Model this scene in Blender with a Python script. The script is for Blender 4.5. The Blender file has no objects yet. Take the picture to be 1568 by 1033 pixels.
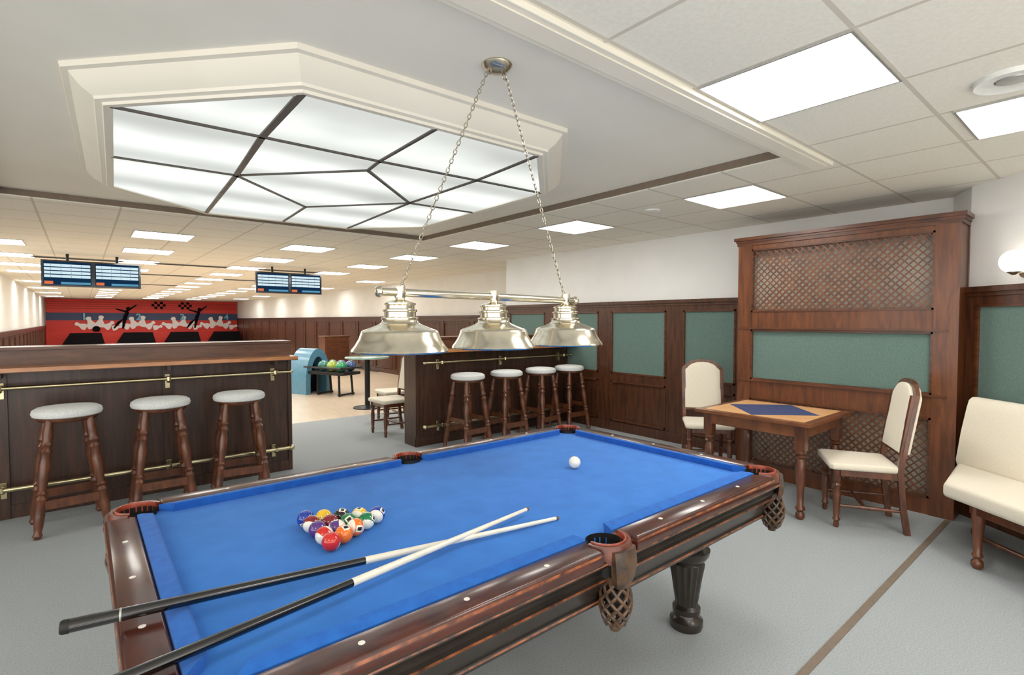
import bpy, math, random
from math import sin, cos, pi, radians
from mathutils import Vector, Matrix
random.seed(4)
scene = bpy.context.scene

# ------------------------------------------------------------------ materials
def C(r, g, b):
    f = lambda c: (c/255/12.92) if c/255 <= .04045 else ((c/255+.055)/1.055)**2.4
    return (f(r), f(g), f(b), 1)

def mat(name, col, rough=.5, metal=0., col2=None, scale=20, stretch=(1,1,1), bump=0., coat=0., bscale=None, spec=.5, dist=0., sheen=0.):
    m = bpy.data.materials.new(name); m.use_nodes = True
    nt = m.node_tree; b = nt.nodes['Principled BSDF']
    b.inputs['Roughness'].default_value = rough
    b.inputs['Metallic'].default_value = metal
    b.inputs['Specular IOR Level'].default_value = spec
    b.inputs['Coat Weight'].default_value = coat
    b.inputs['Coat Roughness'].default_value = .15
    b.inputs['Sheen Weight'].default_value = sheen
    b.inputs['Base Color'].default_value = col
    tc = nt.nodes.new('ShaderNodeTexCoord'); mp = nt.nodes.new('ShaderNodeMapping')
    mp.inputs['Scale'].default_value = stretch
    nt.links.new(tc.outputs['Object'], mp.inputs['Vector'])
    n = nt.nodes.new('ShaderNodeTexNoise'); n.inputs['Scale'].default_value = scale
    n.inputs['Detail'].default_value = 5; n.inputs['Distortion'].default_value = dist
    nt.links.new(mp.outputs['Vector'], n.inputs['Vector'])
    if col2 is None:
        col2 = tuple(c*.88 for c in col[:3])+(1,)
    r = nt.nodes.new('ShaderNodeValToRGB')
    r.color_ramp.elements[0].position = .35; r.color_ramp.elements[1].position = .65
    r.color_ramp.elements[0].color = col; r.color_ramp.elements[1].color = col2
    nt.links.new(n.outputs['Fac'], r.inputs['Fac'])
    nt.links.new(r.outputs['Color'], b.inputs['Base Color'])
    if bump > 0:
        n2 = nt.nodes.new('ShaderNodeTexNoise'); n2.inputs['Scale'].default_value = bscale or scale
        n2.inputs['Detail'].default_value = 3
        nt.links.new(mp.outputs['Vector'], n2.inputs['Vector'])
        bp = nt.nodes.new('ShaderNodeBump'); bp.inputs['Strength'].default_value = bump
        bp.inputs['Distance'].default_value = .01
        nt.links.new(n2.outputs['Fac'], bp.inputs['Height'])
        nt.links.new(bp.outputs['Normal'], b.inputs['Normal'])
    return m

def emis(name, col, strength):
    m = bpy.data.materials.new(name); m.use_nodes = True
    nt = m.node_tree; nt.nodes.clear()
    o = nt.nodes.new('ShaderNodeOutputMaterial'); e = nt.nodes.new('ShaderNodeEmission')
    e.inputs['Color'].default_value = col; e.inputs['Strength'].default_value = strength
    nt.links.new(e.outputs[0], o.inputs[0]); return m

def M2(nt, op, a, b=None):
    n = nt.nodes.new('ShaderNodeMath'); n.operation = op
    for i, v in enumerate((a, b)):
        if v is None: continue
        if isinstance(v, (int, float)): n.inputs[i].default_value = v
        else: nt.links.new(v, n.inputs[i])
    return n.outputs[0]

def tile_mat():
    m = mat('ceiling_tile', C(241,237,226), .9, col2=C(235,231,219), scale=60)
    nt = m.node_tree; b = nt.nodes['Principled BSDF']
    g = nt.nodes.new('ShaderNodeNewGeometry'); s = nt.nodes.new('ShaderNodeSeparateXYZ')
    nt.links.new(g.outputs['Position'], s.inputs[0])
    def line(o, off):
        f = M2(nt, 'FRACT', M2(nt, 'DIVIDE', M2(nt, 'ADD', o, 60-off), .6))
        return M2(nt, 'GREATER_THAN', M2(nt, 'ABSOLUTE', M2(nt, 'SUBTRACT', f, .5)), .484)
    l = M2(nt, 'MAXIMUM', line(s.outputs[0], .3), line(s.outputs[1], .06))
    mx = nt.nodes.new('ShaderNodeMix'); mx.data_type = 'RGBA'
    nt.links.new(l, mx.inputs[0])
    old = b.inputs['Base Color'].links[0].from_socket
    nt.links.new(old, mx.inputs[6]); mx.inputs[7].default_value = C(208,201,188)
    nt.links.new(mx.outputs[2], b.inputs['Base Color'])
    return m

def glow_mat():
    # back-lit frosted panel: fluorescent tubes behind opal glass make soft bands
    m = bpy.data.materials.new('opal_glass_backlit'); m.use_nodes = True
    nt = m.node_tree; nt.nodes.clear()
    o = nt.nodes.new('ShaderNodeOutputMaterial'); e = nt.nodes.new('ShaderNodeEmission')
    g = nt.nodes.new('ShaderNodeNewGeometry'); s = nt.nodes.new('ShaderNodeSeparateXYZ')
    nt.links.new(g.outputs['Position'], s.inputs[0])
    n = nt.nodes.new('ShaderNodeTexNoise'); n.inputs['Scale'].default_value = 1.3
    nt.links.new(g.outputs['Position'], n.inputs['Vector'])
    ph = M2(nt, 'ADD', M2(nt, 'MULTIPLY', M2(nt, 'SUBTRACT', s.outputs[1], 3.52), 2*pi/.72), M2(nt,'MULTIPLY',n.outputs['Fac'],1.6))
    w = M2(nt, 'COSINE', ph)
    st = M2(nt, 'ADD', M2(nt, 'MULTIPLY', w, .15), .62)
    st2 = M2(nt, 'MULTIPLY', st, M2(nt, 'ADD', M2(nt,'MULTIPLY',n.outputs['Fac'],.7), .65))
    e.inputs['Color'].default_value = (.97,1,.95,1)
    nt.links.new(st2, e.inputs['Strength']); nt.links.new(e.outputs[0], o.inputs[0])
    return m

WOOD = mat('wood_dark_walnut', C(88,51,30), .38, col2=C(60,34,21), scale=9, stretch=(3,3,.35), coat=.2, dist=.6)
WOODH = mat('wood_dark_horizontal', C(102,58,33), .35, col2=C(70,39,23), scale=9, stretch=(.4,.4,4), coat=.25, dist=.6)
WOODBAR = mat('wood_bar_front', C(74,45,30), .4, col2=C(49,29,19), scale=8, stretch=(4,4,.3), coat=.2, dist=.8)
WOODBT = mat('wood_bar_backboard', C(108,70,47), .4, col2=C(82,50,33), scale=8, stretch=(.5,4,3), coat=.2, dist=.5)
WOODCAB = mat('wood_cabinet_oak', C(114,64,32), .38, col2=C(83,45,22), scale=8, stretch=(3,3,.4), coat=.3, dist=.7)
WOODLED = mat('wood_ledge_orange', C(204,140,88), .3, col2=C(166,106,62), scale=8, stretch=(.5,3,3), coat=.5)
WOODST = mat('wood_stool', C(108,60,34), .35, col2=C(74,40,23), scale=14, stretch=(2,2,.5), coat=.4)
WOODRAIL = mat('wood_rail_mahogany', C(80,34,21), .26, col2=C(54,23,15), scale=10, stretch=(1,1,2), coat=.4, dist=.4)
WOODBLK = mat('wood_ebony', C(46,38,32), .3, col2=C(31,26,23), scale=10, coat=.3)
WOODGOLD = mat('wood_worn_trim', C(160,90,50), .4, col2=C(66,34,22), scale=30, coat=.2)
LATT = mat('wood_lattice', C(118,72,42), .4, col2=C(88,52,30), scale=12, coat=.2)
BACKING = mat('lattice_backing', C(206,200,188), .8, scale=4)
GREEN = mat('green_fabric', C(104,128,120), .95, col2=C(90,113,106), scale=110, bump=.3, bscale=260, sheen=.15)
CREAM = mat('cream_upholstery', C(232,224,206), .9, col2=C(222,213,194), scale=200, bump=.12, sheen=.2)
SEATW = mat('seat_pale_fabric', C(228,230,228), .9, col2=C(204,207,207), scale=120, bump=.1)
WALLW = mat('plaster_white', C(235,235,232), .9, col2=C(231,231,228), scale=3)
PLAST = mat('ceiling_plaster_paint', C(243,239,228), .85, col2=C(239,235,223), scale=2)
CREAMT = mat('trim_cream', C(240,234,220), .7, scale=3, col2=C(236,230,215))
DARKT = mat('trim_dark', C(128,113,98), .7)
BRASS = mat('brushed_nickel', C(224,217,200), .2, 1., col2=C(212,204,184), scale=30)
BRASSR = mat('rail_brass', C(220,206,166), .25, 1.)
CHROME = mat('chain_metal', C(200,192,176), .25, 1.)
CARPET = mat('carpet_grey', C(173,178,180), 1., col2=C(153,159,162), scale=140, bump=.35, bscale=300, spec=.1)
MAPLE = mat('maple_floor', C(236,218,194), .3, col2=C(222,200,172), scale=4, stretch=(6,.4,1), coat=.3)
CLOTH = mat('billiard_cloth_blue', C(50,123,210), .95, col2=C(44,115,200), scale=9, bump=.05, bscale=500, sheen=.12, spec=.2)
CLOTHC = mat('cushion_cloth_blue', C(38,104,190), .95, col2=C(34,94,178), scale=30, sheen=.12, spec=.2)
LEATHR = mat('pocket_leather_red_edge', C(178,74,42), .4, col2=C(120,46,28), scale=30, coat=.3)
LEATH = mat('pocket_leather', C(112,50,32), .4, col2=C(76,36,25), scale=30, coat=.3)
LEATHB = mat('pocket_leather_brown', C(92,64,42), .45, col2=C(52,38,28), scale=30, coat=.2)
BLACK = mat('black_rubber', C(14,14,15), .6)
GBLACK = mat('gloss_black', C(16,16,18), .12, coat=.8)
SHAFT = mat('cue_maple', C(236,230,214), .3, coat=.4)
IVORY = mat('inlay_white', C(238,234,224), .3)
TILE = tile_mat(); GLOW = glow_mat()
PANELE = emis('light_panel_emitter', (1,.975,.925,1), 10.5)
ALU = mat('aluminium_frame', C(196,196,192), .4, .6)
DKGREY = mat('dark_mullion', C(84,80,76), .5)
PLWHITE = mat('white_plastic', C(236,236,232), .4)

# ------------------------------------------------------------------ mesh builder
class MB:
    def __init__(s):
        s.v=[]; s.f=[]; s.m=[]; s.mats=[]; s.M=Matrix.Identity(4)
    def mi(s, mt):
        if mt not in s.mats: s.mats.append(mt)
        return s.mats.index(mt)
    def add(s, vs, fs, mt):
        o=len(s.v); s.v += [tuple(s.M@Vector(p)) for p in vs]
        i=s.mi(mt)
        for f in fs: s.f.append([o+k for k in f]); s.m.append(i)
    def box2(s, a, b, mt):
        x0,y0,z0=[min(a[i],b[i]) for i in range(3)]; x1,y1,z1=[max(a[i],b[i]) for i in range(3)]
        s.add([(x0,y0,z0),(x1,y0,z0),(x1,y1,z0),(x0,y1,z0),(x0,y0,z1),(x1,y0,z1),(x1,y1,z1),(x0,y1,z1)],
              [(0,3,2,1),(4,5,6,7),(0,1,5,4),(1,2,6,5),(2,3,7,6),(3,0,4,7)], mt)
    def box(s, c, d, mt):
        s.box2([c[i]-d[i]/2 for i in range(3)],[c[i]+d[i]/2 for i in range(3)],mt)
    def loft(s, loops, mts, cap0=True, cap1=True, closed=True):
        n=len(loops[0]); vs=[p for l in loops for p in l]
        if not isinstance(mts,(list,tuple)): mts=[mts]*(len(loops)-1)
        o=len(s.v); s.v += [tuple(s.M@Vector(p)) for p in vs]
        rng = n if closed else n-1
        for k in range(len(loops)-1):
            i=s.mi(mts[k])
            for j in range(rng):
                a=o+k*n+j; b=o+k*n+(j+1)%n
                s.f.append([a,b,b+n,a+n]); s.m.append(i)
        if cap0: s.f.append([o+j for j in range(n)][::-1]); s.m.append(s.mi(mts[0]))
        if cap1: s.f.append([o+(len(loops)-1)*n+j for j in range(n)]); s.m.append(s.mi(mts[-1]))
    def prism(s, poly, z0, z1, mt):
        s.loft([[(x,y,z0) for x,y in poly],[(x,y,z1) for x,y in poly]], mt)
    def lathe(s, prof, mt, o=(0,0,0), seg=24, cap0=True, cap1=True, flute=None):
        loops=[]
        for r,z in prof:
            l=[]
            for j in range(seg):
                rr=r
                if flute and flute[0]<z<flute[1]: rr=r*(1-.09*(j%2))
                a=2*pi*j/seg; l.append((o[0]+rr*cos(a),o[1]+rr*sin(a),o[2]+z))
            loops.append(l)
        s.loft(loops, mt, cap0, cap1)
    def between(s, p0, p1, prof, mt, seg=14):
        p0=Vector(p0); p1=Vector(p1); d=p1-p0
        q=d.to_track_quat('Z','Y').to_matrix()
        loops=[[tuple(p0+d*t+q@Vector((r*cos(2*pi*j/seg),r*sin(2*pi*j/seg),0))) for j in range(seg)] for t,r in prof]
        s.loft(loops, mt)
    def tube(s, pts, r, mt, seg=8, closed=False):
        pts=[Vector(p) for p in pts]; n=len(pts); loops=[]
        up=Vector((0,0,1))
        for i,p in enumerate(pts):
            if closed: t=pts[(i+1)%n]-pts[i-1]
            else: t=pts[min(i+1,n-1)]-pts[max(i-1,0)]
            t.normalize(); ref=up if abs(t.z)<.95 else Vector((1,0,0))
            a=t.cross(ref).normalized(); b=t.cross(a)
            rr=r[i] if isinstance(r,(list,tuple)) else r
            loops.append([tuple(p+a*rr*cos(2*pi*j/seg)+b*rr*sin(2*pi*j/seg)) for j in range(seg)])
        if closed: loops.append(loops[0])
        s.loft(loops, mt, not closed, not closed)
    def ring(s, M, a, b, r, mt, n=12, seg=6):
        loops=[]
        for i in range(n+1):
            t=2*pi*i/n; c=Vector((a*cos(t),0,b*sin(t))); d=Vector((cos(t),0,sin(t)))
            loops.append([tuple(M@(c+d*r*cos(2*pi*j/seg)+Vector((0,r*sin(2*pi*j/seg),0)))) for j in range(seg)])
        s.loft(loops, mt, False, False)
    def sphere(s, c, r, mt, seg=20, rings=12, sc=(1,1,1)):
        prof=[(max(1e-5,r*sin(pi*i/rings)),-r*cos(pi*i/rings)) for i in range(rings+1)]
        loops=[[(c[0]+p*cos(2*pi*j/seg)*sc[0],c[1]+p*sin(2*pi*j/seg)*sc[1],c[2]+z*sc[2]) for j in range(seg)] for p,z in prof]
        s.loft(loops, mt)
    def arcband(s, c, r0, r1, z0, z1, a0, a1, mt, n=16):
        loops=[]
        for i in range(n+1):
            a=radians(a0+(a1-a0)*i/n); ca,sa=cos(a),sin(a); b=(z1-z0)*.3; w=(r1-r0)*.25
            loops.append([(c[0]+r*ca,c[1]+r*sa,z) for r,z in ((r0,z0),(r0,z1-b),(r0+w,z1),(r1-w,z1),(r1,z1-b),(r1,z0))])
        s.loft(loops, mt)
    def pad(s, poly, z0, z1, mt, rnd=.02, dome=.0):
        cx=sum(p[0] for p in poly)/len(poly); cy=sum(p[1] for p in poly)/len(poly)
        R=max(math.hypot(p[0]-cx,p[1]-cy) for p in poly)
        loops=[]
        def lp(ins,z): 
            k=1-ins/R; return [(cx+(x-cx)*k,cy+(y-cy)*k,z) for x,y in poly]
        for i in range(5):
            a=pi/2*i/4; loops.append(lp(rnd*(1-sin(a)), z0+rnd*(1-cos(a))))
        for i in range(5):
            a=pi/2*i/4; loops.append(lp(rnd*(1-cos(a)), z1-rnd*(1-sin(a))))
        for k in (.7,.4,.1):
            loops.append([(cx+(x-cx)*k,cy+(y-cy)*k,z1+dome*(1-k*k)) for x,y in poly])
        s.loft(loops, mt)
    def obj(s, name, loc=(0,0,0), rz=0, bevel=0, smooth=40, parent=None):
        me=bpy.data.meshes.new(name); me.from_pydata(s.v,[],s.f)
        for m_ in s.mats: me.materials.append(m_)
        for p,i in zip(me.polygons,s.m): p.material_index=i
        me.validate(); me.update()
        import bmesh
        bm=bmesh.new(); bm.from_mesh(me); bmesh.ops.recalc_face_normals(bm, faces=bm.faces); bm.to_mesh(me); bm.free()
        for p in me.polygons: p.use_smooth=True
        me.set_sharp_from_angle(angle=radians(smooth))
        o=bpy.data.objects.new(name,me); scene.collection.objects.link(o)
        o.location=loc; o.rotation_euler[2]=rz
        if bevel:
            b=o.modifiers.new('bevel','BEVEL'); b.width=bevel; b.segments=2; b.limit_method='ANGLE'; b.angle_limit=radians(50)
        if parent: o.parent=parent
        return o

def dup(o, loc, rz=0):
    n=bpy.data.objects.new(o.name.split('.')[0], o.data); scene.collection.objects.link(n)
    n.location=loc; n.rotation_euler[2]=rz
    for m_ in o.modifiers:
        b=n.modifiers.new(m_.name,m_.type)
        if m_.type=='BEVEL': b.width=m_.width; b.segments=m_.segments; b.limit_method='ANGLE'; b.angle_limit=m_.angle_limit
    return n

def offset(poly, d):
    n=len(poly); cx=sum(p[0] for p in poly)/n; cy=sum(p[1] for p in poly)/n; L=[]
    for i in range(n):
        a=Vector(poly[i]); b=Vector(poly[(i+1)%n]); t=(b-a).normalized(); nn=Vector((t.y,-t.x))
        if nn.dot(a-Vector((cx,cy)))<0: nn=-nn
        L.append((a+nn*d,t))
    out=[]
    for i in range(n):
        p,t=L[i-1]; q,u=L[i]
        den=t.x*u.y-t.y*u.x; w=q-p; k=(w.x*u.y-w.y*u.x)/den
        out.append(tuple(p+t*k))
    return out

# ------------------------------------------------------------------ room shell
ZC=2.52; WX=5.6; FX=6.7; FY=32
b=MB(); b.box2((-5,-1.3,-.1),(7.5,7.8,0),CARPET); b.obj('floor')  # floor cut short behind the camera to let fill light reach the ceiling
b=MB(); b.box2((-5,7.8,-.1),(7.5,33,0),MAPLE)
for i in range(4):
    x=.0+i*2.0
    for dx in (-.65,.65): b.box2((x+dx-.11,14,0.0),(x+dx+.11,31,.004),DKGREY)
b.obj('floor_lane')
b=MB(); b.box2((0,.85,0),(4.97,.885,.004),mat('strip_brown',C(126,112,98),.6)); b.obj('trim_floor_strip')
HX0,HX1,HY0,HY1=-.5,3.43,1.42,5.92
b=MB()
b.box2((-5,-4,ZC),(7.5,HY0,ZC+.1),TILE); b.box2((-5,HY1,ZC),(7.5,33,ZC+.1),TILE)
b.box2((-5,HY0,ZC),(HX0,HY1,ZC+.1),TILE); b.box2((HX1,HY0,ZC),(7.5,HY1,ZC+.1),TILE)
b.obj('ceiling')
ZP=2.58
b=MB(); b.box2((HX0-.02,HY0-.02,ZP),(HX1+.02,HY1+.02,ZP+.03),PLAST); b.obj('ceiling_plaster')
b=MB(); t=.012
b.box2((HX0,HY1-t,ZC+.010),(HX1,HY1,ZP),DARKT); b.box2((HX1-t,HY0,ZC+.010),(HX1,HY1-t,ZP),DARKT)
b.box2((HX0,HY0,ZC+.010),(HX0+t,HY1-t,ZP),DARKT)
b.obj('trim_ceiling_gap')
b=MB(); b.box2((-4.5,1.275,ZC-.025),(3.75,1.42,ZC+.0),CREAMT); b.box2((-4.5,1.30,ZC-.032),(3.72,1.39,ZC-.025),CREAMT)
b.obj('trim_ceiling_beam',bevel=.004)

def wall(name,p0,p1,z0=0,z1=ZC,th=.1,mt=WALLW,side=1):
    p0=Vector(p0); p1=Vector(p1); t=(p1-p0).normalized(); n=Vector((t.y,-t.x))*th*side
    b=MB(); b.prism([tuple(p0),tuple(p1),tuple(p1+n),tuple(p0+n)],z0,z1,mt); return b.obj(name)
wall('wall_right',(WX,6.9),(WX,1.0),side=-1)
wall('wall_right_jog',(WX,1.0),(5.25,.83),side=-1)
AD=Vector((-.6,-.8)); AN=Vector((.8,-.6)); A0=Vector((5.25,.83))
wall('wall_angled',A0,A0+AD*4.6,side=-1)
wall('wall_right_step',(WX+.1,6.9),(FX,6.9),side=1)
wall('wall_hall_right',(FX,FY),(FX,6.8),side=-1)
wall('wall_far',(-1.4,FY),(6.8,FY),side=-1)
wall('wall_hall_left',(-1.3,9),(-1.3,FY),side=-1)
wall('wall_left_return',(-4,9),(-1.3,9),side=-1)
wall('wall_left',(-4,4),(-4,9),side=-1)

def wains(name,p0,p1,n,H,panels,green=True,wood=WOOD,gz=(.78,1.62),lz=(.14,.68)):
    p0=Vector(p0); p1=Vector(p1); L=(p1-p0).length; t=(p1-p0).normalized(); n=Vector(n).normalized()
    b=MB(); b.M=Matrix(((t.x,n.x,0,p0.x),(t.y,n.y,0,p0.y),(0,0,1,0),(0,0,0,1)))
    b.box2((0,0,0),(L,.015,H-.02),wood)
    b.box2((-.0,0,H-.03),(L,.07,H+.01),wood); b.box2((0,0,H-.06),(L,.05,H-.03),wood)
    b.box2((0,.0,H-.12),(L,.037,H-.06),wood); b.box2((0,0,0),(L,.04,.12),wood)
    b.box2((0,0,lz[1]+.0),(L,.033,gz[0]),wood) if green else None
    last=0
    for a,c in sorted(panels)+[(L,L)]:
        if a>last: b.box2((last,0,.1),(a,.035,H-.1),wood)
        last=c
    for a,c in panels:
        if green:
            b.box2((a,.0,gz[0]),(c,.022,gz[1]),GREEN)
            for q in ((a,gz[0],a+.02,gz[1]),(c-.02,gz[0],c,gz[1]),(a,gz[0],c,gz[0]+.02),(a,gz[1]-.02,c,gz[1])):
                b.box2((q[0],0,q[1]),(q[2],.042,q[3]),WOODH)
            zz=lz
        else: zz=(.14,H-.14)
        for q in ((a,zz[0],a+.02,zz[1]),(c-.02,zz[0],c,zz[1]),(a,zz[0],c,zz[0]+.02),(a,zz[1]-.02,c,zz[1])):
            b.box2((q[0],0,q[1]),(q[2],.042,q[3]),WOODH)
    return b.obj(name)
wains('trim_wainscot_right',(WX,2.3),(WX,6.9),(-1,0),1.74,[(a-2.3,c-2.3) for a,c in ((2.83,3.48),(3.72,4.58),(4.81,5.67),(5.9,6.76))])
wains('trim_wainscot_angled',A0,A0+AD*4.5,-AN,1.74,[(.1,1.2),(1.4,2.5),(2.7,3.8)])
wains('trim_wainscot_hall_right',(FX,6.9),(FX,FY),(-1,0),1.6,[(.1+i*1.25,1.2+i*1.25) for i in range(19)],green=False)
wains('trim_wainscot_hall_left',(-1.3,9),(-1.3,FY),(1,0),1.25,[(.1+i*1.25,1.2+i*1.25) for i in range(17)],green=False)

# ------------------------------------------------------------------ ceiling lights
b=MB(); b.box2((-.29,-.29,-.006),(.29,.29,.0),PANELE)
for q in ((-.3,-.3,-.29,.3),(.29,-.3,.3,.3),(-.29,-.3,.29,-.29),(-.29,.29,.29,.3)):
    b.box2((q[0],q[1],-.009),(q[2],q[3],0),ALU)
first=b.obj('ceiling_light_panel',loc=(2.4,.96,ZC))
spots=[(3.6,.3),(4.2,2.16),(4.2,3.96),(4.2,5.76),(.6,-1.2),(2.4,-1.2),(-1.2,.3),(-2.6,2.4),(-2.6,4.6)]
for k in range(13):
    y=7.56+k*1.8
    for x in (-.85,.78,2.5,4.2,5.9):
        if x<-.8 and (y>30 or k==0 or (k>3 and k%2)): continue
        if x==5.9 and (k%2==0 or k<3): continue
        spots.append((x,y))
for x,y in spots: dup(first,(x,y,ZC))

ZL=2.46
octo=[(.11,2.96),(.74,2.27),(2.07,2.24),(2.71,2.9),(2.73,4.72),(2.16,5.3),(.88,5.35),(.18,4.72)]
b=MB()
b.prism(octo,ZL+.004,ZL+.02,GLOW)
prof=[(-.02,ZL+.02),(-.02,ZL-.005),(.015,ZL-.008),(.02,ZL+.004),(.045,ZL+.008),(.05,ZL+.02),(.09,ZL+.045),(.12,ZL+.08),(.13,ZL+.095),(.155,ZL+.098),(.16,ZL+.12)]
b.loft([[(x,y,z) for x,y in offset(octo,d)] for d,z in prof],CREAMT,False,False)
def mull(p,q,w=.018):
    p=Vector(p);q=Vector(q);t=(q-p).normalized();n=Vector((-t.y,t.x))*w/2
    b.prism([tuple(p-n),tuple(q-n),tuple(q+n),tuple(p+n)],ZL-.006,ZL+.006,DKGREY)
P1=(.75,2.955);P2=(.81,3.84);Q1=(1.408,2.95);S_=(1.434,3.174);R1=(2.11,2.92);T_=(2.09,3.835);U=(1.484,4.53)
for p,q,w in [((.74,2.27),P1,.034),(P1,P2,.034),(P2,(.88,5.35),.03),((.11,2.97),P1,.018),(P1,Q1,.018),(Q1,(1.39,2.26),.018),
    (Q1,R1,.018),(R1,(2.07,2.24),.018),(R1,(2.71,2.9),.018),((.15,3.87),P2,.018),(P2,S_,.018),(S_,Q1,.018),(S_,T_,.022),(T_,R1,.018),
    (T_,U,.018),(P2,U,.018),(U,(1.53,5.33),.018),(T_,(2.72,3.81),.018),(T_,(2.16,5.3),.018)]:
    mull(p,q,w)
b.obj('octagonal_ceiling_light',smooth=20)

b=MB()
b.lathe([(.06,.0),(.06,-.01),(.1,-.008),(.125,-.02),(.13,0)],PLWHITE,seg=40,cap0=False,cap1=False)
b.lathe([(.0001,-.014),(.05,-.012),(.055,-.004)],ALU,seg=40,cap1=False); b.lathe([(.0001,-.003),(.1,-.003)],BLACK,cap1=False,cap0=False)
v=b.obj('ceiling_air_vent',loc=(3.04,.36,ZC))
b=MB(); b.lathe([(.075,0),(.07,-.012),(.05,-.016),(.0001,-.018)],PLWHITE,cap1=False); s0=b.obj('smoke_detector',loc=(4.1,2.9,ZC))
dup(s0,(4.3,6.6,ZC))
b=MB(); b.box2((-.6,-.12,-.01),(.6,.12,0),ALU)
for i in range(5): b.box2((-.57,-.1+i*.042,-.014),(.57,-.075+i*.042,-.01),BLACK)
s1=b.obj('ceiling_slot_vent',loc=(1.6,11.2,ZC))
for p in ((3.3,11.2),(1.6,14),(3.3,14.5),(0,11.2),(1.6,18)): dup(s1,(p[0],p[1],ZC))

# ------------------------------------------------------------------ bars
def bar(name,x0,x1,ends):
    b=MB()
    b.box2((x0,5.42,.0),(x1,5.68,1.12),WOODBAR)
    b.box2((x0,5.44,1.12),(x1,5.70,1.27),WOODBT); b.box2((x0-.01,5.42,1.27),(x1+.01,5.72,1.295),WOODH)
    b.box2((x0,5.20,1.115),(x1,5.44,1.15),WOODH); b.box2((x0,5.185,1.122),(x1,5.20,1.153),WOODLED)
    b.box2((x0,5.195,1.15),(x1,5.44,1.153),WOODLED)
    b.box2((x0,5.405,0),(x1,5.42,.1),WOODBAR)
    n=max(2,round((x1-x0)/1.15)); w=(x1-x0)/n
    for i in range(n+1):
        x=x0+i*w; b.box2((max(x0,x-.035),5.40,.0),(min(x1,x+.035),5.42,1.11),WOODBAR)
        xb=min(max(x,x0+.3),x1-.18)
        b.prism([(xb-.015,5.26),(xb+.015,5.26),(xb+.015,5.42),(xb-.015,5.42)],1.07,1.115,WOODBAR)
        for z in (1.0,.25):
            b.tube([(xb,5.42,z-.03),(xb,5.33,z-.03),(xb,5.29,z-.012)],.011,BRASSR)
            b.box((xb,5.405,z-.03),(.035,.02,.12),BRASSR)
            b.lathe([(.0001,-.02),(.02,-.018),(.02,.018),(.0001,.02)],BRASSR,o=(xb,5.29,z),seg=12)
    for z,r in ((1.0,.014),(.25,.019)):
        b.tube([(x0+.06,5.29,z),(x1-.04,5.29,z)],r,BRASSR,seg=12)
        for x in (x0+.06,x1-.04): b.sphere((x,5.29,z),r*1.5,BRASSR,10,8)
    return b.obj(name,bevel=.004)
bar('bar_counter',-3.6,1.61,0); bar('bar_counter',3.01,5.55,0)

b=MB()
legp=[(t_,r_*1.18) for t_,r_ in [(0,.014),(.03,.024),(.06,.018),(.1,.022),(.2,.026),(.3,.021),(.33,.029),(.36,.019),(.38,.029),(.4,.019),(.5,.026),(.62,.030),(.70,.022),(.73,.031),(.76,.019),(.79,.030),(.82,.022),(.86,.026),(.95,.022),(1,.018)]]
for a in (45,135,225,315):
    ca,sa=cos(radians(a)),sin(radians(a))
    b.between((.275*ca,.275*sa,0),(.155*ca,.155*sa,.80),legp,WOODST)
for z,pairs in ((.22,((0,1),(0,-1))),(.34,((1,0),(-1,0)))):
    r=(.275-(.12)*z/.8)/math.sqrt(2)
    for dx,dy in pairs:
        if dx: b.box((dx*r,0,z),(.024,2*r,.05),WOODST)
        else: b.box((0,dy*r,z),(2*r,.024,.06),WOODST)
b.lathe([(.15,.775),(.165,.78),(.178,.80),(.178,.815)],WOODST,seg=32)
b.lathe([(.178,.808),(.196,.816),(.204,.835),(.198,.858),(.175,.873),(.1,.881),(.0001,.883)],SEATW,seg=40,cap1=False)
st=b.obj('bar_stool',loc=(-.09,4.98,0),rz=.1)
for x,y,r in ((.48,5.0,.0),(1.05,5.0,-.1),(3.49,5.02,.1),(4.08,5.02,.0),(4.66,5.02,.15),(5.2,5.02,.0)): dup(st,(x,y,0),r)

# ------------------------------------------------------------------ lattice wall unit
b=MB(); X0=5.0; Y0,Y1=.84,2.52
def fb(y0,y1,z0,z1,x0=X0,x1=X0+.04,m_=WOODCAB): b.box2((x0,y0,z0),(x1,y1,z1),m_)
fb(Y0,.99,0,2.25,X0-.01); fb(2.39,Y1,0,2.25,X0-.01)
fb(.99,2.39,2.18,2.25); fb(.99,2.39,1.41,1.58); fb(.99,2.39,.75,.93); fb(.99,2.39,0,.13)
b.box2((X0+.001,Y0+.001,0),(WX-.01,Y0+.02,2.25),WOODCAB); b.box2((X0+.001,Y1-.02,0),(WX-.01,Y1-.001,2.25),WOODCAB)
for i,(dx,z0,z1) in enumerate(((.012,2.22,2.25),(.02,2.25,2.27),(.035,2.27,2.30))):
    b.box2((X0-dx,Y0-dx,z0),(WX-.01,Y1+dx,z1),WOODH)
for z0,z1 in ((1.58,2.18),(.93,1.41),(.13,.75)):
    for q in ((.99,z0,1.005,z1),(2.375,z0,2.39,z1),(.99,z0,2.39,z0+.015),(.99,z1-.015,2.39,z1)):
        b.box2((X0-.008,q[0],q[1]),(X0+.03,q[2],q[3]),WOODH)
b.box2((X0-.02,.9,1.415),(X0+.01,2.5,1.43),WOODH); b.box2((X0-.02,.9,.915),(X0+.01,2.5,.93),WOODH)
b.box2((X0+.02,.99,.93),(X0+.03,2.39,1.41),GREEN)
b.box2((X0+.11,Y0+.02,.02),(X0+.12,Y1-.02,2.2),BACKING)
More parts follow.
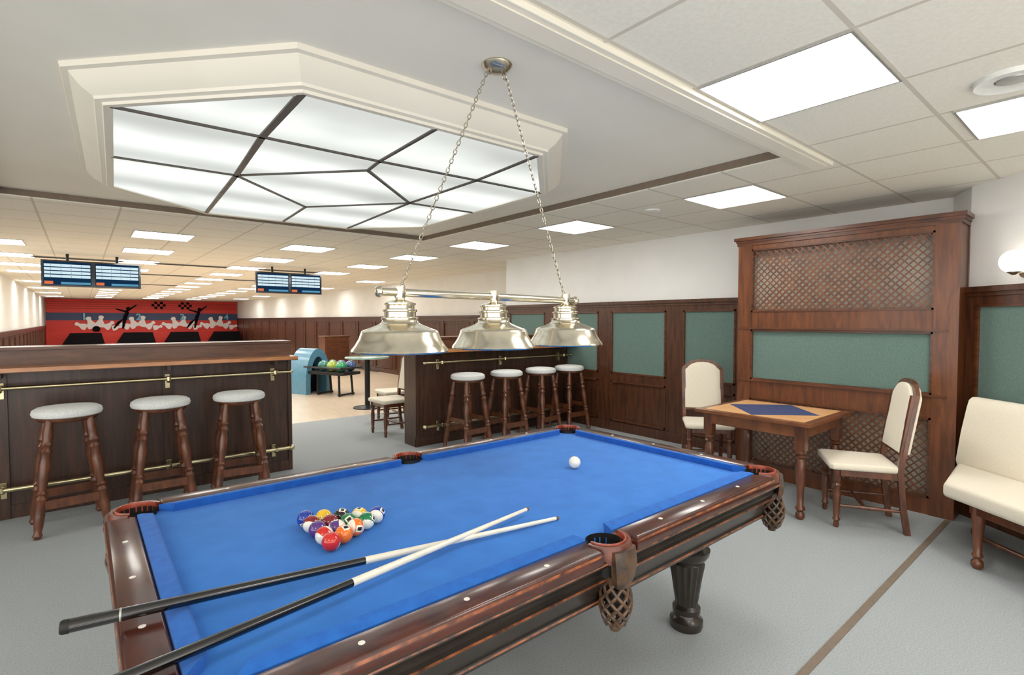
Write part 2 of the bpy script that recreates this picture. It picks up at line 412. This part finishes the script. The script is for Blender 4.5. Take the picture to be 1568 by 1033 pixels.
def lattice(z0,z1,y0,y1,sp=.058,w=.0145):
    for sgn,xo in ((1,.012),(-1,.02)):
        c0=-(z1-z0) ; n=int((y1-y0+(z1-z0))/sp)+1
        for i in range(n+1):
            off=c0+i*sp
            s0=max(0,-off); s1=min(z1-z0,(y1-y0)-off)
            if s1-s0<.01: continue
            h=w*.5
            def pt(s_,d):
                z=z0+s_ if sgn==1 else z1-s_
                return (y0+off+s_+d, z)
            a=pt(s0,-h*1.41);b_=pt(s1,-h*1.41);c_=pt(s1,h*1.41);d_=pt(s0,h*1.41)
            q=[(min(max(p[0],y0),y1),p[1]) for p in (a,b_,c_,d_)]
            b.loft([[(X0+xo,p[0],p[1]) for p in q],[(X0+xo+.007,p[0],p[1]) for p in q]],LATT)
lattice(1.58,2.18,.99,2.39); lattice(.13,.75,.99,2.39)
b.obj('lattice_wall_unit',smooth=30)

# ------------------------------------------------------------------ pool table
b=MB(); BZ=.775
ox0,ox1,oy0,oy1=.045,2.53,1.012,2.455
ix0,ix1,iy0,iy1=.14,2.43,1.105,2.36
CX,CY=(ix0+ix1)/2,(iy0+iy1)/2
def chrect(x0,x1,y0,y1,c): return [(x0+c,y0),(x1-c,y0),(x1,y0+c),(x1,y1-c),(x1-c,y1),(x0+c,y1),(x0,y1-c),(x0,y0+c)]
R=.062; poly=[]
def arc(c,a0,a1,n=10): return [(c[0]+R*cos(radians(a0+(a1-a0)*i/n)),c[1]+R*sin(radians(a0+(a1-a0)*i/n))) for i in range(n+1)]
cs=[(ix0+.005,iy0+.005),(ix1-.005,iy0+.005),(ix1-.005,iy1-.005),(ix0+.005,iy1-.005)]
sp1=(CX,iy0-.025); sp2=(CX,iy1+.025)
poly+=arc(cs[0],95,-5); poly+=[(x,y) for x,y in arc(sp1,156,24)]
poly+=arc(cs[1],185,85); poly+=arc(cs[2],275,175); poly+=arc(sp2,-24,-156); poly+=arc(cs[3],5,-95)
b.prism(poly,BZ-.03,BZ,CLOTH)
K=WOODBLK; G_=WOODGOLD
prof=[(.010,.762,K),(.005,.757,K),(.003,.751,G_),(.005,.746,K),(.016,.740,K),(.032,.722,K),(.036,.700,K),(.026,.694,K),(.022,.690,G_),(.024,.685,K),(.045,.678,K),(.062,.618,K),(.056,.613,K),(.054,.608,G_),(.056,.60,K),(.09,.59,K),(.10,.565,K)]
loops=[[(x,y,z) for x,y in chrect(ox0+d,ox1-d,oy0+d,oy1-d,.1)] for d,z,_ in prof]
b.loft(loops,[p[2] for p in prof[1:]],False,True)
def rail(p):
    L=[[(x,y,z) for x,y in offset(p,-o_)] for o_,z in ((.002,.757),(0,.762),(0,.784),(.0025,.791),(.006,.797),(.011,.80))]
    b.loft(L,[K,WOODRAIL,G_,WOODRAIL,WOODRAIL])
g=.082; s=.068
rail([(ox0+.165,oy0),(CX-s-.015,oy0),(CX-s+.005,iy0),(ix0+g,iy0)])
rail([(CX+s+.015,oy0),(ox1-.165,oy0),(ix1-g,iy0),(CX+s-.005,iy0)])
rail([(ox0+.165,oy1),(ix0+g,iy1),(CX-s+.005,iy1),(CX-s-.015,oy1)][::-1])
rail([(CX+s+.015,oy1),(CX+s-.005,iy1),(ix1-g,iy1),(ox1-.165,oy1)][::-1])
rail([(ox0,oy0+.165),(ix0,iy0+g),(ix0,iy1-g),(ox0,oy1-.165)][::-1])
rail([(ox1,oy0+.165),(ox1,oy1-.165),(ix1,iy1-g),(ix1,iy0+g)][::-1])
def cush(p,q,inw,c0,c1):
    p=Vector(p);q=Vector(q);t=(q-p).normalized();n=Vector(inw)
    sec=[(0,BZ),(0,.799),(.012,.804),(.042,.808),(.047,.805),(.040,BZ)]
    loops=[]
    for e,c in ((p,c0),(q,-c1)):
        loops.append([tuple((e+n*d+t*c*(d/.05)).to_3d()+Vector((0,0,z))) for d,z in sec])
    b.loft(loops,CLOTHC)
cush((ix0+g-.01,iy0),(CX-s+.005,iy0),(0,1),.05,.015); cush((CX+s-.005,iy0),(ix1-g+.01,iy0),(0,1),.015,.05)
cush((ix0+g-.01,iy1),(CX-s+.005,iy1),(0,-1),.05,.015); cush((CX+s-.005,iy1),(ix1-g+.01,iy1),(0,-1),.015,.05)
cush((ix0,iy0+g-.01),(ix0,iy1-g+.01),(1,0),.05,.05); cush((ix1,iy0+g-.01),(ix1,iy1-g+.01),(-1,0),.05,.05)
for k in range(1,8):
    x=CX+(k-4)*.277
    if k==4: continue
    for y in ((oy0+iy0)/2,(oy1+iy1)/2): b.lathe([(.008,.799),(.008,.8008),(.0001,.801)],IVORY,o=(x,y,0),seg=10,cap1=False)
for k in (1,2,3):
    y=CY+(k-2)*.295
    for x in ((ox0+ix0)/2,(ox1+ix1)/2): b.lathe([(.008,.799),(.008,.8008),(.0001,.801)],IVORY,o=(x,y,0),seg=10,cap1=False)
def pocket(c,ang,span,out):
    b.arcband(c,R+.005,R+.026,.750,.803,ang-span,ang+span,LEATH)
    b.arcband(c,R,R+.010,.770,.807,ang-span,ang+span,LEATHR)
    b.lathe([(R,.79),(R,.70),(R*.8,.66),(.0001,.65)],BLACK,o=(c[0],c[1],0),seg=20,cap0=False,cap1=False)
    d=Vector((cos(radians(ang)),sin(radians(ang)),0))
    o=Vector((c[0],c[1],0))+d*out
    tn=Vector((-d.y,d.x,0)); r0=Vector((c[0],c[1],0))+d*(R+.022)
    loops=[]
    for z,w,e in ((.79,.05,0),(.74,.052,.006),(.70,.045,.004),(.67,.03,-.006)):
        P=r0+d*e; loops.append([tuple(P+tn*w+Vector((0,0,z))),tuple(P+tn*w*.5+d*.012+Vector((0,0,z))),tuple(P-tn*w*.5+d*.012+Vector((0,0,z))),tuple(P-tn*w+Vector((0,0,z))),tuple(P-d*.02-tn*w+Vector((0,0,z))),tuple(P-d*.02+tn*w+Vector((0,0,z)))])
    b.loft(loops,LEATHB)
    def br(z):
        t=(z-.54)/.15; return .016+.034*math.sin(pi*min(1,max(0,.12+.75*t)))
    nh=8
    for sg in (1,-1):
        for i in range(nh):
            pts=[]
            for j in range(13):
                t=j/12; z=.69-.15*t; a=2*pi*i/nh+sg*t*pi*.9
                pts.append((o.x+br(z)*cos(a),o.y+br(z)*sin(a),z))
            b.tube(pts,.006,LEATHB,seg=6)
    b.lathe([(.0001,.515),(.016,.52),(.02,.532),(.012,.55)],LEATHB,o=o,seg=12)
    b.lathe([(.0001,.57),(.03,.58),(.034,.61),(.034,.66)],BLACK,o=o,seg=12)
    b.lathe([(br(.69)+.008,.68),(br(.69)+.01,.70),(br(.69)-.004,.705)],LEATHB,o=o,seg=20,cap0=False,cap1=False)
for c,a in zip(cs,(225,315,45,135)): pocket(c,a,112,.06)
pocket(sp1,270,88,.045); pocket(sp2,90,88,.045)
lp=[(.075,0),(.08,.02),(.078,.04),(.06,.055),(.055,.07),(.066,.08),(.066,.10),(.052,.115),(.056,.14),(.074,.26),(.082,.30),(.085,.325),(.072,.335),(.09,.345),(.105,.37),(.108,.39),(.09,.41),(.06,.425),(.055,.44),(.075,.455),(.095,.48),(.1,.52),(.1,.567)]
for x in (.42,2.26):
    for y in (1.38,2.10): b.lathe(lp,WOODBLK,o=(x,y,0),seg=32,flute=(.12,.332)); b.box2((x-.12,y-.12,.51),(x+.12,y+.12,.567),WOODBLK)
pt=b.obj('pool_table',smooth=35)

TIPM=mat('tip_leather',C(120,90,70),.8)
def cue(name,p0,p1,r0=.0148,r1=.0065,f=.478):
    b=MB(); p0=Vector(p0);p1=Vector(p1)
    def seg_(t0,t1,m_,):
        prof=[(t0+(t1-t0)*i/6,r0+(r1-r0)*(t0+(t1-t0)*i/6)) for i in range(7)]
        b.between(p0,p1,prof,m_,seg=16)
    seg_(.012,f,GBLACK); seg_(f,f+.005,IVORY); seg_(f+.005,.985,SHAFT); seg_(.985,.992,IVORY); seg_(.992,1,TIPM)
    b.between(p0,p1,[(0,r0*.85),(.003,r0*1.02),(.012,r0*1.02)],BLACK,seg=16)
    b.between(p0,p1,[(.075,r0*.97),(.0755,r0*.995),(.0775,r0*.995),(.078,r0*.97)],ALU,seg=16)
    return b.obj(name)
cue('pool_cue',(-.05,1.470,.836),(1.317,1.325,.783),f=.485)
cue('pool_cue',(-.15,1.160,.833),(1.262,1.427,.801),f=.480)

BR=.0292
cols={1:(236,190,40),2:(30,60,160),3:(206,40,30),4:(90,50,130),5:(240,120,30),6:(20,120,70),7:(130,30,34),8:(20,20,22)}
BM={k:mat('ball_%d'%k,C(*c),.08,col2=C(*c),coat=.6) for k,c in cols.items()}
BW=mat('ball_white',C(240,236,222),.08,col2=C(240,236,222),coat=.6)
def ball(name,num,loc,rot):
    b=MB(); seg,rings=32,24
    base=BM.get(num if num<=8 else num-8,BW) if num else BW
    vs=[]
    for i in range(rings+1):
        for j in range(seg):
            p=max(1e-5,BR*sin(pi*i/rings)); vs.append((p*cos(2*pi*j/seg),p*sin(2*pi*j/seg),-BR*cos(pi*i/rings)))
    b.v=vs; wi=b.mi(BW); ci=b.mi(base); ki=b.mi(BM[8])
    for i in range(rings):
        for j in range(seg):
            f=[i*seg+j,i*seg+(j+1)%seg,(i+1)*seg+(j+1)%seg,(i+1)*seg+j]
            c=sum((Vector(vs[k_]) for k_ in f),Vector())/4; c.normalize()
            col=False
            if num:
                col = True if num<=8 else abs(c.z)<.55
                if abs(c.x)>.9: col=False
            mi=ci if col else wi
            if num and abs(c.x)>.975 and abs(c.y)<.1: mi=ki
            b.f.append(f); b.m.append(mi)
    ob=b.obj(name,loc=loc,smooth=80); ob.rotation_euler=rot; return ob
ball('cue_ball',0,(1.845,1.742,BZ+BR+.001),(0,0,0))
# apex points along +X; per row, near side first
order=[10, 9,14, 13,6,8, 5,12,7,1, 3,11,4,15,9]; order=[10,14,9,13,6,8,5,12,7,1,3,11,4,15,2]; k=0
D2=.0605
for row in range(5):
    for j in range(row+1):
        x=.800-row*D2*.866; y=1.722+(j-row/2)*D2
        ball('billiard_ball',order[k],(x,y,BZ+BR+.001),(random.uniform(0,6),random.uniform(0,6),random.uniform(0,6))); k+=1

# ------------------------------------------------------------------ billiard pendant lamp
b=MB(); LY=1.755; ZB=1.605
b.between((.82,LY,ZB),(1.865,LY,ZB-.01),[(0,.012),(.004,.02),(.012,.022),(.02,.014),(.025,.0155),(.975,.0155),(.98,.014),(.988,.022),(.996,.02),(1,.012)],BRASS,seg=20)
sh=[(.172,1.385),(.176,1.381),(.179,1.386),(.176,1.393),(.164,1.408),(.150,1.432),(.143,1.452),(.140,1.460),(.132,1.464),(.105,1.474),(.078,1.485),(.068,1.492),(.066,1.500),(.070,1.503),(.070,1.509),(.058,1.512),(.058,1.530),(.063,1.533),(.063,1.539),(.053,1.543),(.053,1.555),(.058,1.558),(.058,1.564),(.035,1.572),(.018,1.576),(.014,1.60)]
for x in (.915,1.355,1.79):
    b.lathe(sh,BRASS,o=(x,LY,0),seg=48,cap0=False,cap1=True)
    inn=[(.172,1.385),(.155,1.412),(.138,1.448),(.07,1.48),(.05,1.495),(.0001,1.496)]
    b.lathe(inn,PLWHITE,o=(x,LY,0),seg=48,cap0=False,cap1=False)
    b.sphere((x,LY,1.43),.03,PLWHITE); b.lathe([(.018,1.45),(.018,1.5)],ALU,o=(x,LY,0),seg=12)
    b.lathe([(.02,ZB-.02),(.022,ZB),(.02,ZB+.02)],BRASS,o=(x,LY,0),seg=16)
b.lathe([(.062,ZP),(.065,ZP-.006),(.055,ZP-.022),(.035,ZP-.03),(.0001,ZP-.032)],CHROME,o=(1.375,LY,0),seg=32,cap1=False)
def chain(p0,p1):
    p0=Vector(p0);p1=Vector(p1);L=(p1-p0).length;n=int(L/.021);d=(p1-p0).normalized()
    q=d.to_track_quat('Z','Y').to_matrix().to_4x4()
    for i in range(n):
        c=p0+d*L*(i+.5)/n
        M=Matrix.Translation(c)@q@Matrix.Rotation(pi/2*(i%2)+.3,4,'Z')
        b.ring(M,.0062,.0135,.0019,CHROME,n=12,seg=5)
chain((1.33,LY,ZP-.03),(.925,LY,ZB+.03)); chain((1.42,LY,ZP-.03),(1.775,LY,ZB+.03))
for x in (.925,1.775): b.ring(Matrix.Translation((x,LY,ZB+.02)),.010,.016,.003,CHROME)
for x in (1.335,1.415): b.ring(Matrix.Translation((x,LY,ZP-.04)),.010,.012,.003,CHROME)
b.obj('billiard_pendant_lamp',smooth=50)

# ------------------------------------------------------------------ dining chair
b=MB(); W=WOODST
turn=[(0,.014),(.05,.02),(.1,.016),(.14,.026),(.18,.018),(.3,.022),(.6,.027),(.7,.019),(.74,.03),(.78,.019),(.8,.026),(1,.026)]
for x in (-.19,.19):
    b.between((x,.18,0),(x,.18,.42),turn,W)
    pts=[(x,-.25,0),(x,-.22,.2),(x,-.2,.43),(x,-.215,.6),(x*1.02,-.27,.98)]
    loops=[[(p[0]-.018,p[1]-.018,p[2]),(p[0]+.018,p[1]-.018,p[2]),(p[0]+.018,p[1]+.018,p[2]),(p[0]-.018,p[1]+.018,p[2])] for p in pts]
    b.loft(loops,W)
    b.box((x,-.01,.405),(.025,.38,.05),W); 
b.box((0,.18,.405),(.38,.025,.05),W); b.box((0,-.2,.405),(.38,.025,.05),W)
for x in (-.19,.19): b.between((x,.18,.16),(x,-.225,.16),[(0,.01),(.3,.012),(.5,.016),(.7,.012),(1,.01)],W)
b.between((-.19,0,.16),(.19,0,.16),[(0,.01),(.5,.016),(1,.01)],W)
seat=[(-.235,.21),(-.21,.235),(.21,.235),(.235,.21),(.21,-.18),(.19,-.2),(-.19,-.2),(-.21,-.18)]
b.pad(seat,.425,.475,CREAM,rnd=.02,dome=.015)
def backoutline(w,h,o=0):
    pts=[(-w,0),(w,0),(w,h*.80),(w-.012,h*.84),(w-.03,h*.87)]
    for i in range(1,8):
        a=pi*i/8; pts.append(((w-.04)*cos(a),h*.87+h*.13*sin(a)))
    pts+= [(-w+.03,h*.87),(-w+.012,h*.84),(-w,h*.80)]
    return pts
R_=Matrix.Translation((0,-.205,.55))@Matrix.Rotation(radians(90+9),4,'X')
old=b.M; b.M=old@R_
fr=backoutline(.212,.54)
b.prism(fr,-.0,.026,W)
k_=backoutline(.183,.49); k_=[(x,y+.018) for x,y in k_]
b.M=old@R_@Matrix.Translation((0,0,.022)); b.pad(k_,0,.03,CREAM,rnd=.014,dome=.008)
b.M=old@R_@Matrix.Translation((0,0,.004))@Matrix.Rotation(pi,4,'Y'); b.pad(k_,0,.022,CREAM,rnd=.01,dome=.004)
b.M=old
dc=b.obj('dining_chair',loc=(4.45,1.30,0),rz=radians(30),smooth=45)
dup(dc,(4.92,2.80,0),radians(130))
dup(dc,(3.15,6.3,0),radians(90)); dup(dc,(3.55,7.0,0),radians(84))

# card table
b=MB(); tx0,tx1,ty0,ty1=4.06,4.93,1.50,2.42; W=mat('wood_table',C(128,76,42),.3,col2=C(96,54,30),scale=9,coat=.5)
b.box2((tx0,ty0,.715),(tx1,ty1,.74),W)
TAN=mat('table_top_tan',C(222,174,122),.4,col2=C(212,160,108),scale=6)
b.box2((tx0+.06,ty0+.06,.74),(tx1-.06,ty1-.06,.743),TAN)
cx,cy=(tx0+tx1)/2,(ty0+ty1)/2; h=.37
b.prism([(cx-h,cy),(cx,cy-h),(cx+h,cy),(cx,cy+h)],.743,.745,mat('blue_felt',C(58,68,112),.9))
b.box2((tx0+.06,ty0+.06,.62),(tx1-.06,ty0+.09,.715),W); b.box2((tx0+.06,ty1-.09,.62),(tx1-.06,ty1-.06,.715),W)
b.box2((tx0+.06,ty0+.09,.62),(tx0+.09,ty1-.09,.715),W); b.box2((tx1-.09,ty0+.09,.62),(tx1-.06,ty1-.09,.715),W)
for x in (tx0+.09,tx1-.09):
    for y in (ty0+.09,ty1-.09):
        b.lathe([(.022,0),(.034,.02),(.03,.045),(.02,.06),(.034,.075),(.034,.09),(.022,.105),(.024,.2),(.036,.36),(.038,.42),(.024,.46),(.04,.475),(.024,.49),(.038,.5),(.038,.52)],WOODST,o=(x,y,0),seg=20)
        b.box2((x-.036,y-.036,.52),(x+.036,y+.036,.715),WOODST)
b.obj('card_table',bevel=.004)

# bench
b=MB(); B0=Vector((4.83,.80)); F0=Vector((4.17,.755)); n=AN
e=2.6
def P(v): return (v.x,v.y)
poly=[P(B0),P(F0),P(F0+AD*e),P(B0+AD*e)]
def rpad(poly,z0,z1,r):
    loops=[]
    for i in range(5):
        a=pi/2*i/4; loops.append([(x,y,z0+r*(1-cos(a))) for x,y in offset(poly,-r*(1-sin(a)))])
    for i in range(5):
        a=pi/2*i/4; loops.append([(x,y,z1-r*(1-sin(a))) for x,y in offset(poly,-r*(1-cos(a)))])
    b.loft(loops,CREAM)
rpad(poly,.385,.485,.03)
loops=[]
for z,o_,th in ((.46,.0,.10),(.50,-.012,.12),(.7,.02,.12),(.88,.06,.11),(.93,.075,.09),(.95,.1,.04)):
    a=B0+n*o_; c=B0+n*(o_+th)
    loops.append([(*P(a),z),(*P(a+AD*e),z),(*P(c+AD*e),z),(*P(c),z)])
b.loft(loops,CREAM)
FT=.56
b.prism([P(v_) for v_ in (B0-n*.45+AD*FT,B0-n*.45+AD*(e-.1),B0+n*.05+AD*(e-.1),B0+n*.05+AD*.1)],.33,.388,WOODST)
for t_ in (0,1,2):
    ta=(FT+.03,1.5,e-.2)[t_]; tb=(.14,1.5,e-.2)[t_]
    q0=B0-n*.42+AD*ta; q1=B0+n*.02+AD*tb
    for q in (q0,q1):
        b.lathe([(.018,0),(.032,.02),(.03,.045),(.018,.06),(.03,.08),(.02,.1),(.024,.2),(.034,.3),(.034,.385)],WOODST,o=(q.x,q.y,0),seg=18)
    b.between((q0.x,q0.y,.09),(q1.x,q1.y,.09),[(0,.014),(.5,.018),(1,.014)],WOODST)
q0=B0-n*.19+AD*.36;q1=B0-n*.19+AD*(e-.2); b.between((q0.x,q0.y,.09),(q1.x,q1.y,.09),[(0,.016),(1,.016)],WOODST)
b.obj('upholstered_bench',smooth=50)

b=MB(); q=A0+AD*.43-AN*.10
b.sphere((q.x,q.y,1.9),.08,emis('sconce_globe',(1,.93,.8,1),2.2),24,16)
q2=A0+AD*.43-AN*.012; b.between((q2.x,q2.y,1.83),(q.x,q.y,1.83),[(0,.04),(.1,.04),(.15,.012),(1,.012)],BRASS)
b.lathe([(.012,1.81),(.04,1.83),(.04,1.84)],BRASS,o=(q.x,q.y,0))
b.obj('wall_sconce')

# ------------------------------------------------------------------ bowling hall
b=MB(); TE=mat('steel_dark',C(44,44,48),.4,.4)
b.lathe([(.0001,.0),(.24,.0),(.24,.015),(.06,.035),(.045,.05),(.045,.83),(.07,.85)],TE,seg=28)
b.lathe([(.36,.85),(.37,.855),(.37,.875),(.36,.88)],mat('glass_green_top',C(150,190,176),.1,coat=.5),seg=40)
b.obj('round_bar_table',loc=(3.76,8.42,0))
b=MB(); BLUE=mat('ball_return_blue',C(96,152,182),.35,coat=.4)
def arch(w,h,n=14): return [(w*cos(pi*i/n),.25+ (h-.25)*sin(pi*i/n)) for i in range(n+1)]
out=[(.32,0)]+arch(.32,.92)+[(-.32,0)]; inn_=[(.2,0.0)]+[(x*.64,z*.82) for x,z in arch(.32,.92)]+[(-.2,0.0)]
L0=[(x,0,z) for x,z in out]; L1=[(x,.5,z) for x,z in out]; L2=[(x,.5,z) for x,z in inn_]; L3=[(x,0,z) for x,z in inn_]
b.loft([L0,L1,L2,L3,L0],BLUE,False,False,closed=False)
b.box2((-.2,.3,0),(.2,.45,.6),BLACK)
b.pad([(-.22,-.95),(.22,-.95),(.26,-.8),(.26,.2),(-.26,.2),(-.26,-.8)],.42,.48,TE,rnd=.02)
for y in (-.75,-.15):
    for x in (-.16,.16): b.tube([(x,y,.43),(x*1.1,y-.03,0)],.022,TE)
    b.box((0,y-.03,.03),(.4,.05,.03),TE)
bc=[(40,140,90),(50,80,130),(150,170,60),(40,60,110),(50,120,110),(60,100,80)]
i=0
for yy in range(3):
    for xx in (-.12,.12):
        b.sphere((xx,-.78+yy*.25,.588),.108,mat('bowling_ball_%d'%i,C(*bc[i]),.1,col2=C(*[min(255,c+30) for c in bc[i]]),coat=.6),20,14); i+=1
for s_ in (-1,1): b.tube([(s_*.27,-.93,.56),(s_*.27,.1,.56)],.022,TE)
b.tube([(-.27,-.93,.56),(.27,-.93,.56)],.022,TE)
b.obj('bowling_ball_return',loc=(3.74,10.75,0),rz=radians(22))
b=MB(); b.box2((-.35,-.25,0),(.35,.25,1.02),WOODCAB); b.box2((-.37,-.27,1.02),(.37,.27,1.05),WOODH)
b.box2((-.3,-.262,.1),(-.01,-.25,.95),WOODH); b.box2((.01,-.262,.1),(.3,-.25,.95),WOODH)
b.obj('wooden_cabinet',loc=(5.6,14.8,0),bevel=.004)

b=MB(); b.box2((-.305,0,-.2),(.305,.05,.2),GBLACK)
SC=emis('screen_cyan',C(206,228,236),.75); SD=emis('screen_navy',C(16,40,66),.9); SM=emis('screen_mid',C(90,150,180),.7); SO=emis('screen_orange',C(210,110,70),.8)
b.box2((-.28,-.002,-.175),(.28,0,.175),SD)
for i in range(4):
    b.box2((-.27,-.004,.10-i*.055),(.27,-.002,.14-i*.055),SC)
    for j in range(4): b.box2((-.2+j*.12,-.005,.105-i*.055),(-.194+j*.12,-.004,.13-i*.055),SM)
b.box2((-.27,-.004,-.165),(-.17,-.002,-.12),SO); b.box2((-.08,-.004,-.165),(.27,-.002,-.13),SM)
b.tube([(0,.04,.15),(0,.06,ZC-2.215)],.02,TE)
mo=b.obj('score_monitor',loc=(-.145,10.5,2.215))
for x in (.465,2.82,3.43): dup(mo,(x,10.5,2.215))

# far mural
b=MB(); FYm=FY-.12
RED=mat('mural_red',C(214,54,40),.5,col2=C(206,46,36)); NAVY=mat('mural_navy',C(52,68,106),.5); MW=mat('mural_white',C(240,236,234),.5,col2=C(240,236,234)); MBK=mat('mural_black',C(18,14,18),.8,spec=.1); DR=mat('mural_darkred',C(160,32,30),.5); SB=mat('mural_skyblue',C(120,190,224),.5)
b.box2((-1.25,FYm,.95),(6.65,FY-.01,2.5),RED)
b.box2((-1.25,FYm-.01,1.50),(6.65,FYm,1.86),NAVY)
for z in (2.05,2.15,2.25,2.35): b.box2((-1.25,FYm-.005,z),(6.65,FYm,z+.03),DR)
def flat(poly,m_,d=.02): b.loft([[(x,FYm-d,z) for x,z in poly],[(x,FYm-d+.008,z) for x,z in poly]],m_)
pin=[(.0,0),(.5,0),(.62,.25),(.6,.6),(.3,1.15),(.26,1.4),(.36,1.62),(.3,1.85),(0,1.95)]
def pinat(x,z,s_,rot,m_=MW,d=.03):
    pts=[(p[0],p[1]) for p in pin[1:]]+[(-p[0],p[1]) for p in pin[::-1][1:]][:-1]
    c_,s2=cos(rot),sin(rot)
    flat([(x+s_*(p[0]*c_-(p[1]-1)*s2),z+s_*(p[0]*s2+(p[1]-1)*c_)) for p in pts],m_,d)
for i,x in enumerate((.65,2.3,4.05,5.75)):
    for j,(dx,dz,ro,ss) in enumerate(((-.68,.06,1.1,.3),(-.32,.2,.35,.38),(.06,.26,-.15,.36),(.4,.08,-.8,.3),(.7,-.04,-1.3,.26))):
        pinat(x+dx,1.2+dz,ss*.8,ro,MW,.02+.006*j)
    b.loft([[(x-.1+.15*cos(t*pi/10),FYm-.075,1.08+.15*sin(t*pi/10)) for t in range(20)],[(x-.1+.15*cos(t*pi/10),FYm-.065,1.08+.15*sin(t*pi/10)) for t in range(20)]],MBK if i==0 else RED)
for x in (1.55,4.6):
    flat([(x-.02,1.1),(x+.06,1.1),(x+.16,1.5),(x+.28,1.9),(x+.18,1.98),(x+.04,1.7)],MBK,.055)
    flat([(x+.2,1.9),(x+.6,2.24),(x+.57,2.28),(x+.15,1.98)],MBK,.055)
    flat([(x+.2,1.96),(x-.25,2.08),(x-.25,2.03),(x+.15,1.88)],MBK,.055)
    flat([(x+.07,1.6),(x-.2,1.42),(x-.36,1.12),(x-.31,1.09),(x-.08,1.36)],MBK,.055)
    flat([(x+.25+.09*cos(t*pi/6),2.06+.1*sin(t*pi/6)) for t in range(12)],MBK,.057)
for x in (2.75,3.9):
    for i in range(5):
        for j in range(3):
            if (i+j)%2: b.box2((x+i*.12,FYm-.02,2.08+j*.12),(x+i*.12+.12,FYm-.01,2.2+j*.12),MBK)
b.box2((-1.25,FYm-.3,0.0),(6.65,FY-.02,.95),RED)
for x in (.1,2.05,3.95,5.85):
    y=FYm-1.5
    b.loft([[(x-.85,y,.3),(x+.75,y,.3),(x+.75,y+.6,.3),(x-.85,y+.6,.3)],[(x-.5,y,.92),(x+.6,y,.92),(x+.6,y+.6,.92),(x-.5,y+.6,.92)]],MBK)
    b.box2((x-.7,y,0),(x+.6,y+.6,.3),MBK)
mural=b.obj('bowling_mural',smooth=20)
for i,x in enumerate((.0,2.1,3.95,6.0)):
    cu=bpy.data.curves.new('lane_number','FONT'); cu.body=str(i+1); cu.size=.42; cu.extrude=.004; cu.offset=.012; cu.materials.append(SB)
    o=bpy.data.objects.new('lane_number',cu); scene.collection.objects.link(o); o.location=(x,FYm-.10,1.53); o.rotation_euler=(pi/2,0,0); o.parent=mural

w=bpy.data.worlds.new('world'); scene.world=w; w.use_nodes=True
w.node_tree.nodes['Background'].inputs[0].default_value=(1,.97,.92,1); w.node_tree.nodes['Background'].inputs[1].default_value=1.9  # added fill, no real source: enters by the open back, brightens the ceiling
cam=bpy.data.cameras.new('camera'); co=bpy.data.objects.new('camera',cam); scene.collection.objects.link(co)
co.location=(0,0,1.5); co.rotation_euler=(radians(90-1.9),0,-radians(39.7)); cam.lens=18.23; cam.sensor_width=36; cam.clip_start=.05
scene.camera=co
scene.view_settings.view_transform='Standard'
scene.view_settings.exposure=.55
